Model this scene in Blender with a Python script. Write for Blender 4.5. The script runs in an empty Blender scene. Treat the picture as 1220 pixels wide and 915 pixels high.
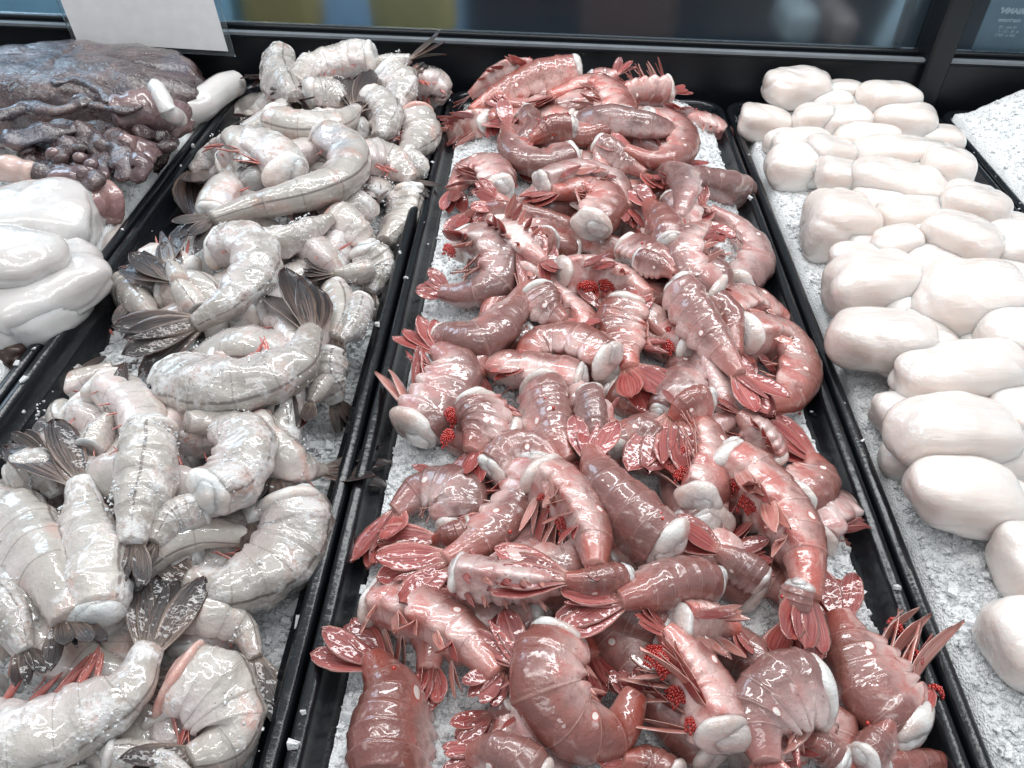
import bpy, math, random
import numpy as np
from mathutils import Vector, noise
random.seed(7); RS = np.random.RandomState(11)
S = bpy.context.scene; COL = S.collection
PI = math.pi
# ------------------------------------------------------------------ camera frame
F = 950.0; W0, H0 = 1220.0, 915.0
CAMH = 0.38
def nrm(v): v = np.asarray(v, float); return v/np.linalg.norm(v)
dY = nrm((52, 860, -950)); xh = nrm((1, -.0457, .0134)); xh = nrm(xh-dY*xh.dot(dY)); dZ = np.cross(xh, dY)
R = np.array([xh, dY, dZ])                       # rows: world axes seen in camera axes
CAM = np.array([0., 0., CAMH])
def P(px, py, z=0.0):
    d = R @ np.array([px-W0/2, H0/2-py, -F]); t = (z-CAMH)/d[2]
    return CAM + d*t
def PY(px, py, Y):
    d = R @ np.array([px-W0/2, H0/2-py, -F]); t = (Y-CAM[1])/d[1]
    return CAM + d*t
def mpp(p):                                       # metres per photograph pixel at a point
    c = R.T @ (np.asarray(p)-CAM); return -c[2]/F
cam = bpy.data.cameras.new('camera'); co = bpy.data.objects.new('camera', cam); COL.objects.link(co)
from mathutils import Matrix
M4 = Matrix([[R[0][0],R[0][1],R[0][2],0],[R[1][0],R[1][1],R[1][2],0],[R[2][0],R[2][1],R[2][2],CAMH],[0,0,0,1]])
co.matrix_world = M4
cam.sensor_width = 36; cam.lens = 36*F/W0; cam.clip_start = .01; cam.clip_end = 50
S.camera = co
# ------------------------------------------------------------------ object helpers
def props(o, label=None, cat=None, group=None, kind=None):
    for k, v in (('label', label), ('category', cat), ('group', group), ('kind', kind)):
        if v: o[k] = v
    return o
def empty(name, loc, label, cat, group=None):
    o = bpy.data.objects.new(name, None); COL.objects.link(o); o.location = loc; o.empty_display_size = .01
    return props(o, label, cat, group)
def mk(name, V, Fc, mat, parent=None, org=None, attrs=None, smooth=True):
    V = np.asarray(V, float)
    if org is not None: V = V-np.asarray(org)
    me = bpy.data.meshes.new(name); me.from_pydata(V.tolist(), [], [tuple(f) for f in Fc])
    if attrs:
        for k, a in attrs.items():
            a = np.asarray(a, np.float32)
            if a.ndim == 1:
                at = me.attributes.new(k, 'FLOAT', 'POINT'); at.data.foreach_set('value', a)
            else:
                at = me.attributes.new(k, 'FLOAT_VECTOR', 'POINT'); at.data.foreach_set('vector', a.ravel())
    if smooth: me.polygons.foreach_set('use_smooth', [True]*len(me.polygons))
    me.materials.append(mat)
    o = bpy.data.objects.new(name, me); COL.objects.link(o)
    if parent is not None: o.parent = parent
    elif org is not None: o.location = org
    return o
def merge(parts):
    V = []; Fc = []; n = 0; A = {}
    for p in parts:
        v, f = p[0], p[1]
        V.append(np.asarray(v, float)); Fc += [tuple(i+n for i in q) for q in f]; n += len(v)
        if len(p) > 2:
            for k, a in p[2].items(): A.setdefault(k, []).append(np.asarray(a, float))
    return np.vstack(V), Fc, {k: np.concatenate(a) for k, a in A.items()}
def gridfaces(n, m, closed=True):
    f = []
    for i in range(n-1):
        for j in range(m if closed else m-1):
            a = i*m+j; b = i*m+(j+1) % m
            f.append((a, b, b+m, a+m))
    return f
def box(x0, x1, y0, y1, z0, z1):
    V = [(x, y, z) for z in (z0, z1) for y in (y0, y1) for x in (x0, x1)]
    return V, [(0,2,3,1),(4,5,7,6),(0,1,5,4),(2,6,7,3),(0,4,6,2),(1,3,7,5)]
def n3(p, s, o=0.):
    return noise.noise(Vector((p[0]*s+o, p[1]*s+o*.7, p[2]*s-o)))
# ------------------------------------------------------------------ node helpers
def mat(name):
    m = bpy.data.materials.new(name); m.use_nodes = True; nt = m.node_tree
    b = nt.nodes['Principled BSDF']; return m, nt, b
class N:
    def __init__(s, nt): s.nt = nt
    def n(s, t, **k):
        x = s.nt.nodes.new(t)
        for a, v in k.items():
            if hasattr(x, a): setattr(x, a, v)
        return x
    def L(s, a, b): s.nt.links.new(a, b)
    def put(s, sock, v):
        if isinstance(v, bpy.types.NodeSocket): s.L(v, sock)
        elif v is not None: sock.default_value = v
    def math(s, op, a, b=None, c=None, clamp=False):
        x = s.n('ShaderNodeMath', operation=op, use_clamp=clamp)
        s.put(x.inputs[0], a); s.put(x.inputs[1], b)
        if c is not None: s.put(x.inputs[2], c)
        return x.outputs[0]
    def mix(s, f, a, b, mode='MIX'):
        x = s.n('ShaderNodeMix', data_type='RGBA', blend_type=mode)
        s.put(x.inputs[0], f); s.put(x.inputs[6], a); s.put(x.inputs[7], b); return x.outputs[2]
    def sm(s, v, a, b, lo=0., hi=1.):
        x = s.n('ShaderNodeMapRange', interpolation_type='SMOOTHSTEP')
        s.put(x.inputs[0], v); s.put(x.inputs[1], a); s.put(x.inputs[2], b); s.put(x.inputs[3], lo); s.put(x.inputs[4], hi); return x.outputs[0]
    def noise(s, scale, detail=3., rough=.55, vec=None, dist=0.):
        x = s.n('ShaderNodeTexNoise'); x.inputs['Scale'].default_value = scale; x.inputs['Detail'].default_value = detail
        x.inputs['Roughness'].default_value = rough; x.inputs['Distortion'].default_value = dist
        s.L(vec if vec is not None else s.pos(), x.inputs['Vector']); return x.outputs['Fac']
    def pos(s):
        return s.n('ShaderNodeTexCoord').outputs['Object']
    def voro(s, scale, feature='F1', vec=None, out='Distance', rnd=1.):
        x = s.n('ShaderNodeTexVoronoi', feature=feature); x.inputs['Scale'].default_value = scale; x.inputs['Randomness'].default_value = rnd
        s.L(vec if vec is not None else s.pos(), x.inputs['Vector']); return x.outputs[out]
    def attr(s, name, vec=False):
        x = s.n('ShaderNodeAttribute', attribute_name=name); return x.outputs['Vector' if vec else 'Fac']
    def rnd(s): return s.n('ShaderNodeObjectInfo').outputs['Random']
    def bump(s, h, strength, dist, nor=None):
        x = s.n('ShaderNodeBump'); x.inputs['Strength'].default_value = strength; x.inputs['Distance'].default_value = dist
        s.L(h, x.inputs['Height'])
        if nor is not None: s.L(nor, x.inputs['Normal'])
        return x.outputs[0]
    def rgb(s, *c): return (c[0], c[1], c[2], 1.)
def wet(b, g, rough=.3, coat=.8, crough=.08, sss=.25, rad=(1, .35, .25), scale=.004):
    g.put(b.inputs['Roughness'], rough); g.put(b.inputs['Coat Weight'], coat); g.put(b.inputs['Coat Roughness'], crough)
    b.inputs['Coat IOR'].default_value = 1.62
    b.inputs['Subsurface Weight'].default_value = sss; b.inputs['Subsurface Radius'].default_value = rad; b.inputs['Subsurface Scale'].default_value = scale
def c4(r, g, b): return (r, g, b, 1.)
# ------------------------------------------------------------------ materials
def shell_pink():
    m, nt, b = mat('pink_shell'); g = N(nt)
    sp = g.attr('sp', True); sep = g.n('ShaderNodeSeparateXYZ'); g.L(sp, sep.inputs[0])
    s, ph, rr = sep.outputs                       # s: segment coordinate, ph: |angle| from the back, rr: seg length / radius
    fr = g.math('FRACT', s)
    nz = g.noise(60, 4); nf = g.noise(330, 3, .6); nb = g.noise(26, 2)
    phn = g.math('ADD', ph, g.math('MULTIPLY', g.math('SUBTRACT', nz, .5), 2.4))
    side = g.sm(phn, .75, 1.9)
    back = g.mix(nz, c4(.18, .055, .047), c4(.38, .155, .13))
    back = g.mix(g.sm(nb, .42, .62), back, c4(.24, .088, .070))
    belly = g.mix(g.sm(nz, .4, .62), c4(.80, .57, .53), c4(.56, .21, .185))
    c = g.mix(side, back, belly)
    red = g.sm(s, 4.2, 6.2, 0., .7); c = g.mix(red, c, c4(.47, .11, .08))
    c = g.mix(g.sm(g.noise(45, 3, .6, dist=1.5), .6, .72, 0., .45), c, c4(.78, .6, .56))     # milky patches
    c = g.mix(g.sm(g.noise(520, 2), .66, .74, 0., .65), c, c4(.17, .05, .045))  # tiny dark specks
    edge = g.sm(fr, .93, .985); c = g.mix(g.math('MULTIPLY', edge, .22), c, c4(.75, .5, .42))
    e2 = g.math('MULTIPLY', g.sm(fr, .05, 0.), .5); c = g.mix(e2, c, c4(.2, .06, .05))
    # round white spots low on the sides of some plates
    sg = g.math('FLOOR', s); par = g.math('GREATER_THAN', g.math('ABSOLUTE', g.math('SUBTRACT', sg, 3.)), .5)
    dx = g.math('MULTIPLY', g.math('SUBTRACT', fr, .72), rr); dy = g.math('SUBTRACT', ph, 1.25)
    d = g.math('SQRT', g.math('ADD', g.math('MULTIPLY', dx, dx), g.math('MULTIPLY', dy, dy)))
    spot = g.math('MULTIPLY', g.sm(d, .14, .10), g.math('SUBTRACT', 1., par)); ring = g.math('MULTIPLY', g.sm(d, .21, .14), g.math('SUBTRACT', 1., par))
    c = g.mix(g.math('MULTIPLY', ring, .6), c, c4(.5, .08, .06)); c = g.mix(spot, c, c4(.9, .8, .74))
    hs = g.n('ShaderNodeHueSaturation'); hs.inputs['Hue'].default_value = .5
    g.L(g.math('ADD', .78, g.math('MULTIPLY', g.rnd(), .36)), hs.inputs['Value']); g.L(g.math('ADD', .76, g.math('MULTIPLY', g.math('FRACT', g.math('MULTIPLY', g.rnd(), 7.3)), .34)), hs.inputs['Saturation'])
    g.L(c, hs.inputs['Color']); g.L(hs.outputs[0], b.inputs['Base Color'])
    wet(b, g, .3, 1., g.sm(g.noise(40, 3), .35, .65, .02, .28), .25)
    h = g.math('ADD', g.math('MULTIPLY', g.noise(160, 4, .6), 1.), g.math('MULTIPLY', nf, .25))
    h = g.math('ADD', h, g.math('MULTIPLY', edge, .3))
    bn = g.bump(h, .5, .0022); g.L(bn, b.inputs['Normal'])
    cb = g.bump(g.noise(75, 2, .45, dist=1.2), .55, .002); g.L(cb, b.inputs['Coat Normal'])
    return m
def shell_grey(name, frost, tint=0.):
    m, nt, b = mat(name); g = N(nt)
    sp = g.attr('sp', True); sep = g.n('ShaderNodeSeparateXYZ'); g.L(sp, sep.inputs[0])
    s, ph, rr = sep.outputs; fr = g.math('FRACT', s)
    nz = g.noise(55, 4); nf = g.noise(420, 3, .65)
    c = g.mix(nz, c4(.34, .31, .28), c4(.70, .65, .60))
    c = g.mix(g.sm(g.math('ADD', ph, nz), 1.2, 3.), c, c4(.74, .64, .62))
    c = g.mix(g.sm(g.noise(34, 3), .50, .64, 0., .6+tint), c, c4(.62, .37, .31))
    c = g.mix(g.sm(g.noise(22, 2), .58, .7, 0., .5), c, c4(.42, .48, .56))
    c = g.mix(g.sm(s, 4.4, 6., 0., .5), c, c4(.36, .31, .27))
    edge = g.sm(fr, .95, .99); c = g.mix(g.math('MULTIPLY', edge, .55), c, c4(.22, .18, .16))
    dl = g.math('MULTIPLY', g.sm(ph, .09, .03), .75); c = g.mix(dl, c, c4(.13, .1, .09))
    c = g.mix(g.sm(nf, .68, .73, 0., .7), c, c4(.16, .14, .13))
    fz = g.math('MULTIPLY', g.sm(g.math('ADD', g.noise(38, 5, .65), g.math('MULTIPLY', g.noise(300, 2), .25)), .72-.18*frost, .95-.22*frost), .75)
    c = g.mix(fz, c, c4(.9, .9, .9))
    hs = g.n('ShaderNodeHueSaturation'); g.L(g.math('ADD', .82, g.math('MULTIPLY', g.rnd(), .26)), hs.inputs['Value']); g.L(c, hs.inputs['Color'])
    g.L(hs.outputs[0], b.inputs['Base Color'])
    wet(b, g, g.math('ADD', .32, g.math('MULTIPLY', fz, .25)), g.math('SUBTRACT', 1., g.math('MULTIPLY', fz, .5)), .06, .35, (1, .7, .55), .005)
    h = g.math('ADD', g.math('MULTIPLY', g.noise(150, 4, .6), .8), g.math('MULTIPLY', g.math('MULTIPLY', fz, g.noise(900, 3, .7)), .55+.3*frost))
    g.L(g.bump(h, .6, .0026), b.inputs['Normal']); g.L(g.bump(g.noise(80, 2, .45, dist=1.), .5, .002), b.inputs['Coat Normal'])
    return m
def blade(name, base, pale, dark, streak=1., tip=.0):
    m, nt, b = mat(name); g = N(nt)
    lf = g.attr('lf', True); sep = g.n('ShaderNodeSeparateXYZ'); g.L(lf, sep.inputs[0])
    t, w, r = sep.outputs; aw = g.math('ABSOLUTE', w)
    cv = g.n('ShaderNodeCombineXYZ'); g.L(g.math('MULTIPLY', t, 1.2), cv.inputs[0]); g.L(g.math('MULTIPLY', w, 9.), cv.inputs[1]); g.L(g.math('MULTIPLY', g.rnd(), 30.), cv.inputs[2])
    st = g.noise(1., 3, .6, cv.outputs[0])
    c = g.mix(g.sm(st, .38, .62), base, dark)
    c = g.mix(g.sm(aw, .8, 1., 0., .5), c, pale)
    c = g.mix(g.sm(aw, .1, .02, 0., .22), c, pale)
    c = g.mix(g.sm(t, .3, .0, 0., .7), c, pale)
    if tip: c = g.mix(g.sm(t, .35, .85, 0., tip), c, dark)
    hs = g.n('ShaderNodeHueSaturation'); g.L(g.math('ADD', .75, g.math('MULTIPLY', g.rnd(), .5)), hs.inputs['Value']); g.L(c, hs.inputs['Color'])
    g.L(hs.outputs[0], b.inputs['Base Color'])
    wet(b, g, .3, .9 if name != 'dark_blade' else .45, .08, .2, (1, .3, .2), .003)
    g.L(g.bump(st, .5, .0015), b.inputs['Normal']); g.L(g.bump(g.noise(120, 2), .5, .002), b.inputs['Coat Normal'])
    return m
def flesh(name, c1, c2, c3, sc=120, rough=.28, coat=.6, sss=.5, b1=.6, streak=False):
    m, nt, b = mat(name); g = N(nt)
    c = g.mix(g.sm(g.noise(sc*.4, 3), .36, .64), c1, c2); c = g.mix(g.sm(g.noise(sc, 4, .6), .6, .75, 0., .6), c, c3)
    hs = g.n('ShaderNodeHueSaturation'); g.L(g.math('ADD', .92, g.math('MULTIPLY', g.rnd(), .14)), hs.inputs['Value']); g.L(c, hs.inputs['Color'])
    g.L(hs.outputs[0], b.inputs['Base Color'])
    wet(b, g, rough, coat, .1, sss, (1, .75, .65), .012)
    if streak:
        mp = g.n('ShaderNodeMapping'); mp.inputs['Scale'].default_value = (22, 150, 150); g.L(g.pos(), mp.inputs[0])
        h = g.math('ADD', g.noise(1., 4, .6, mp.outputs[0]), g.math('MULTIPLY', g.noise(55, 2), 1.2))
    else: h = g.noise(sc*2, 4, .6)
    bn = g.bump(h, b1, .002); g.L(bn, b.inputs['Normal']); g.L(bn if streak else g.bump(g.noise(75, 2, .5, dist=1.), .6, .002), b.inputs['Coat Normal'])
    return m
def ice_mat(name, trans, rough=.25, base=c4(.84, .89, .91)):
    m, nt, b = mat(name); g = N(nt)
    c = g.mix(g.noise(35, 3), base, c4(.95, .965, .97)); c = g.mix(g.sm(g.noise(16, 4, .6), .54, .68, 0., .35), c, c4(.72, .8, .85))
    c = g.mix(g.sm(g.noise(330, 4, .7), .5, .68, 0., .28), c, c4(.74, .81, .86))
    g.L(c, b.inputs['Base Color']); g.put(b.inputs['Roughness'], rough); b.inputs['IOR'].default_value = 1.31
    b.inputs['Transmission Weight'].default_value = trans
    b.inputs['Subsurface Weight'].default_value = .3; b.inputs['Subsurface Radius'].default_value = (.9, 1, 1); b.inputs['Subsurface Scale'].default_value = .006
    h = g.math('ADD', g.voro(650), g.math('MULTIPLY', g.noise(1100, 2), .5))
    g.L(g.bump(h, .8 if not trans else .25, .002), b.inputs['Normal'])
    return m
def plain(name, col, rough=.4, spec=.5, bump=0., bs=300, **k):
    m, nt, b = mat(name); g = N(nt)
    nz = g.noise(bs*.2, 4)
    c = g.mix(nz, tuple(x*.8 for x in col[:3])+(1,), tuple(min(1, x*1.2) for x in col[:3])+(1,)); g.L(c, b.inputs['Base Color'])
    b.inputs['Specular IOR Level'].default_value = spec
    g.L(g.math('ADD', rough-.06, g.math('MULTIPLY', g.noise(bs*.5, 5, .7), .14)), b.inputs['Roughness'])
    if bump: g.L(g.bump(g.noise(bs, 4), bump, .001), b.inputs['Normal'])
    for a, v in k.items(): b.inputs[a.replace('_', ' ')].default_value = v
    return m
MP = shell_pink()
MG = shell_grey('grey_shell', .25); MGF = shell_grey('frosted_shell', .85); MGR = shell_grey('raw_shell', .5, .4)
MB = blade('red_blade', c4(.42, .10, .085), c4(.66, .36, .30), c4(.24, .035, .035))
MBP = blade('pale_blade', c4(.66, .33, .28), c4(.82, .64, .58), c4(.5, .15, .12))
MBD = blade('dark_blade', c4(.15, .10, .08), c4(.42, .34, .28), c4(.02, .016, .018), tip=.85)
MBR = blade('raw_leg', c4(.62, .2, .17), c4(.8, .5, .45), c4(.5, .1, .08))
MF = flesh('white_flesh', c4(.84, .78, .74), c4(.70, .54, .49), c4(.87, .84, .81), 110, .22, 1., .5, .7)
MFF = flesh('frosted_flesh', c4(.84, .82, .79), c4(.70, .60, .55), c4(.9, .9, .89), 150, .35, .6)
MFR = flesh('raw_flesh', c4(.68, .32, .27), c4(.78, .5, .44), c4(.88, .85, .83), 120, .4, .4)
MSC = flesh('scallop_flesh', c4(.80, .71, .66), c4(.82, .765, .73), c4(.85, .80, .77), 60, .32, 1., .9, .6, True)
MSQ = flesh('squid_flesh', c4(.68, .67, .66), c4(.62, .585, .57), c4(.74, .74, .74), 40, .22, .8, .6, .25)
def roe_mat():
    m, nt, b = mat('red_roe'); g = N(nt)
    c = g.mix(g.noise(500, 2), c4(.62, .03, .015), c4(.34, .012, .010)); g.L(c, b.inputs['Base Color']); wet(b, g, .2, 1., .05, .35, (1, .15, .1), .003); return m
MR = roe_mat()
MI = ice_mat('packed_ice', 0., .4, c4(.94, .96, .97)); MIC = ice_mat('ice_chip', .25, .1, c4(.93, .96, .97)); MIW = ice_mat('white_ice_chip', 0., .25, c4(.93, .95, .96))
# ------------------------------------------------------------------ heap height field
HX0, HX1, HY0, HY1, HR = -.75, .85, 0., 1.15, .003
HNX, HNY = int((HX1-HX0)/HR), int((HY1-HY0)/HR)
HM = np.full((HNX, HNY), -.05)
def hq(x, y):
    i = min(max(int((x-HX0)/HR), 0), HNX-1); j = min(max(int((y-HY0)/HR), 0), HNY-1); return HM[i, j]
def stamp(p, r, k=.8):
    n = int(r/HR)+1; i0 = int((p[0]-HX0)/HR); j0 = int((p[1]-HY0)/HR)
    a, b = max(i0-n, 0), min(i0+n+1, HNX); c, d = max(j0-n, 0), min(j0+n+1, HNY)
    if a >= b or c >= d: return
    X = HX0+np.arange(a, b)*HR-p[0]; Y = HY0+np.arange(c, d)*HR-p[1]
    D = r*r-(X[:, None]**2+Y[None, :]**2); T = np.where(D > 0, p[2]+k*np.sqrt(np.maximum(D, 0)), -9)
    HM[a:b, c:d] = np.maximum(HM[a:b, c:d], T)
def lift(x, y, z, gap=.042):
    return max(z, PY(x, y, YB-gap)[2]) if P(x, y, z)[1] > YB-gap else z
def settle(pts, w, k=.5, zmax=.075, it=4):
    """pixels -> points resting on the heap below; returns world points and radius"""
    z = np.array([hq(*P(x, y, 0.)[:2]) for x, y in pts]); r = .02
    for _ in range(it):
        W = [P(x, y, zz) for (x, y), zz in zip(pts, z)]
        r = w*.5*np.mean([mpp(p) for p in W])
        nz = []
        for p in W:
            hs = [hq(p[0]+dx*r, p[1]+dy*r) for dx, dy in ((0, 0), (.5, 0), (-.5, 0), (0, .5), (0, -.5))]
            nz.append(.5*max(hs)+.5*np.mean(hs)+k*r)
        nz = np.array(nz)
        if len(nz) > 2: nz = .5*nz+.5*np.convolve(np.pad(nz, 1, 'edge'), [.3, .4, .3], 'valid')
        nz = .6*nz+.4*nz.mean()
        nz = np.where(nz > zmax*.6, zmax*.6+(zmax*.4)*np.tanh((nz-zmax*.6)/(zmax*.6)), nz)
        z = .5*z+.5*nz; z = np.array([lift(x, y, zz) for (x, y), zz in zip(pts, z)])
    return [P(x, y, zz) for (x, y), zz in zip(pts, z)], r
def spline(W, n):
    W = [np.asarray(p) for p in W]; Q = [2*W[0]-W[1]]+W+[2*W[-1]-W[-2]]; out = []
    for i in range(len(W)-1):
        a, b, c, d = Q[i:i+4]
        for t in np.linspace(0, 1, 24, endpoint=False):
            out.append(.5*((2*b)+(-a+c)*t+(2*a-5*b+4*c-d)*t*t+(-a+3*b-3*c+d)*t**3))
    out.append(W[-1]); out = np.array(out)
    L = np.concatenate([[0], np.cumsum(np.linalg.norm(np.diff(out, axis=0), axis=1))])
    t = np.linspace(0, L[-1], n); return np.stack([np.interp(t, L, out[:, k]) for k in range(3)], 1), L[-1]
def nrm_rows(a): return a/np.linalg.norm(a, axis=1)[:, None]
SEG = np.array([0, .15, .31, .47, .61, .75, 1.0])
def leaf(base, dr, side, length, width, th=.0008, curl=0., rag=.0, n=12, pw=.8, rnd=0., tipw=0., paddle=False):
    dr = nrm(dr); side = nrm(side-dr*np.dot(side, dr)); nn = np.cross(dr, side); V = []; A = []; m = 10
    for i in range(n):
        t = i/(n-1); w = width*.5*(max(math.sin(PI*min(1, t**pw*.96+.03)), 0)**.75+tipw*t)+width*.02
        if paddle: w = width*.5*(.22+.78*math.sin(min(1., t/.62)*PI/2)**1.3)*max(0., 1-max(0., (t-.55)/.45)**2.)**.6+width*.03
        if i == 0: w = width*.16
        c = base+dr*length*t+nn*curl*length*t*t
        for j in range(m):
            a = 2*PI*j/m; x = math.cos(a); rg = 1+rag*random.uniform(-1, 1)*t
            V.append(c+side*w*x*rg+nn*th*math.sin(a)*(1-.6*t)+dr*(rag*length*.25*random.uniform(-1, 1)*t**3)+nn*width*.10*x*x); A.append((t, x, rnd))
    f = gridfaces(n, m)+[tuple(range(m))[::-1], tuple(range((n-1)*m, n*m))]
    return V, f, {'lf': A}
def beads(c, rad, br, n):
    t = (1+5**.5)/2
    I = nrm_rows(np.array([(-1,t,0),(1,t,0),(-1,-t,0),(1,-t,0),(0,-1,t),(0,1,t),(0,-1,-t),(0,1,-t),(t,0,-1),(t,0,1),(-t,0,-1),(-t,0,1)], float))
    IF = [(0,11,5),(0,5,1),(0,1,7),(0,7,10),(0,10,11),(1,5,9),(5,11,4),(11,10,2),(10,7,6),(7,1,8),(3,9,4),(3,4,2),(3,2,6),(3,6,8),(3,8,9),(4,9,5),(2,4,11),(6,2,10),(8,6,7),(9,8,1)]
    V, Fc = subdiv(I, IF); ps = []
    for k in range(n):
        g = (k+.5)/n; ph = PI*(1+5**.5)*k; zz = 1-1.6*g; rr = math.sqrt(max(0, 1-zz*zz))
        d = np.array([rr*math.cos(ph), rr*math.sin(ph), zz]); q = c+d*np.array(rad)*random.uniform(.93, 1.05); ps.append((V*br*random.uniform(.85, 1.1)+q, Fc))
    v, f, _ = merge(ps); return v, f
def subdiv(V, Fc):
    V = [tuple(v) for v in V]; mid = {}; out = []
    def m(a, b):
        k = (min(a, b), max(a, b))
        if k not in mid: q = np.array(V[a])+np.array(V[b]); q /= np.linalg.norm(q); V.append(tuple(q)); mid[k] = len(V)-1
        return mid[k]
    for a, b, c in Fc:
        x, y, z = m(a, b), m(b, c), m(c, a); out += [(a,x,z),(b,y,x),(c,z,y),(x,y,z)]
    return np.array(V), out
def blob(c, rad, axes, nu=20, nv=14, amp=.12, fq=60., off=0., ex=1., sq=None, crease=0.):
    V = []
    for i in range(nv+1):
        th = PI*i/nv
        for j in range(nu):
            a = 2*PI*j/nu; d = np.array([math.sin(th)*math.cos(a), math.sin(th)*math.sin(a), math.cos(th)])
            if sq: d = np.sign(d)*np.abs(d)**sq; d = d*(1/max(np.sum(np.abs(d)**3)**(1/3.), 1e-6))
            q = axes[0]*d[0]*rad[0]+axes[1]*d[1]*rad[1]+axes[2]*d[2]*rad[2]
            r = 1+amp*(n3(q+np.array([off, 0, 0]), fq, off)*1.2+.5*n3(q, fq*2.7, off+3))
            if crease: r -= crease*max(0, .1-abs(n3(q*np.array([.6, 1, 1]), fq*1.1, off+11)))/.1
            V.append(c+q*r)
    return V, gridfaces(nv+1, nu)
def shell_mesh(C, T, D, Lt, r, taper, nu, off, pleura=1., amp=.05):
    n = len(C); V = []; A = []; per = np.linspace(0, 1, n)
    Ltot = np.sum(np.linalg.norm(np.diff(C, axis=0), axis=1)); m = nu
    for i in range(n):
        u = per[i]; k = min(5, max(0, int(np.searchsorted(SEG, u, 'right')-1))); fr = (u-SEG[k])/(SEG[k+1]-SEG[k]); s = k+min(fr, .999)
        rr = r*np.interp(u, [0, .1, .35, .6, .78, .92, 1.], [.93, 1.02, 1.04, .9, .68, .5, .40] if taper else [.9, .98, 1., .95, .85, .7, .55])
        step = 1+(.05*fr**2.5 if k < 5 else .03*fr)-.02
        for j in range(m):
            ph = 2*PI*j/m; a = ph if ph <= PI else 2*PI-ph
            cd, sl = math.cos(ph), math.sin(ph)
            d = cd*(1.06 if cd > 0 else .80); l = sl*.84
            if a > 1.5 and k < 5:
                g = math.exp(-((a-2.1)/.36)**2)*pleura; lobe = math.sin(PI*min(1, fr*.9+.08))**.7
                d -= .36*g*lobe; l += .15*g*lobe*(1 if sl > 0 else -1)
            p = C[i]+(D[i]*d+Lt[i]*l)*rr*(step if a < 2.5 else 1.)
            q = p*1.0; nz = n3(q, 70, off)*amp+n3(q, 200, off+5)*amp*.4
            V.append(p+(D[i]*cd+Lt[i]*sl)*rr*nz*1.3); A.append((s, a, (SEG[k+1]-SEG[k])*Ltot/r))
    f = gridfaces(n, m); f.append(tuple(range(m))[::-1]); f.append(tuple(range((n-1)*m, n*m)))
    return V, f, {'sp': A}
def frames(C, roll):
    T = np.gradient(C, axis=0); T = nrm_rows(T); n = len(C); D = []; Lt = []
    ro = np.radians(roll) if np.isscalar(roll) else np.radians(np.linspace(roll[0], roll[1], n)); ro = np.broadcast_to(ro, n)
    for i in range(n):
        t = T[i]; up = np.array([0, 0, 1.]); left = np.cross(up, t); left = nrm(left); u2 = np.cross(t, left)
        d = u2*math.cos(ro[i])+left*math.sin(ro[i]); D.append(d); Lt.append(np.cross(t, d))
    return T, np.array(D), np.array(Lt)
def ice_grains(C, D, Lt, r, n, size):
    ps = []
    for _ in range(n):
        i = random.randrange(len(C)); a = random.uniform(-1.9, 1.9)
        if n3(C[i]+D[i]*a*.01, 90) < .08: continue
        nn = D[i]*math.cos(a)+Lt[i]*math.sin(a)*.85
        p = C[i]+nn*r*random.uniform(.95, 1.03); s = size*random.uniform(.5, 1.3)
        ps.append((p+RS.uniform(-1, 1, (8, 3))*s*.35+CUBE*s*.5, CF))
    if len(ps) < 25: return None, None
    v, f, _ = merge(ps); return v, f
CUBE = np.array([(x, y, z) for z in (-1, 1) for y in (-1, 1) for x in (-1, 1)], float); CF = [(0,2,3,1),(4,5,7,6),(0,1,5,4),(2,6,7,3),(0,4,6,2),(1,3,7,5)]
SC = 0
_t = (1+5**.5)/2
EGG = (nrm_rows(np.array([(-1,_t,0),(1,_t,0),(-1,-_t,0),(1,-_t,0),(0,-1,_t),(0,1,_t),(0,-1,-_t),(0,1,-_t),(_t,0,-1),(_t,0,1),(-_t,0,-1),(-_t,0,1)], float)), [(0,11,5),(0,5,1),(0,1,7),(0,7,10),(0,10,11),(1,5,9),(5,11,4),(11,10,2),(10,7,6),(7,1,8),(3,9,4),(3,4,2),(3,2,6),(3,6,8),(3,8,9),(4,9,5),(2,4,11),(6,2,10),(8,6,7),(9,8,1)])
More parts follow.
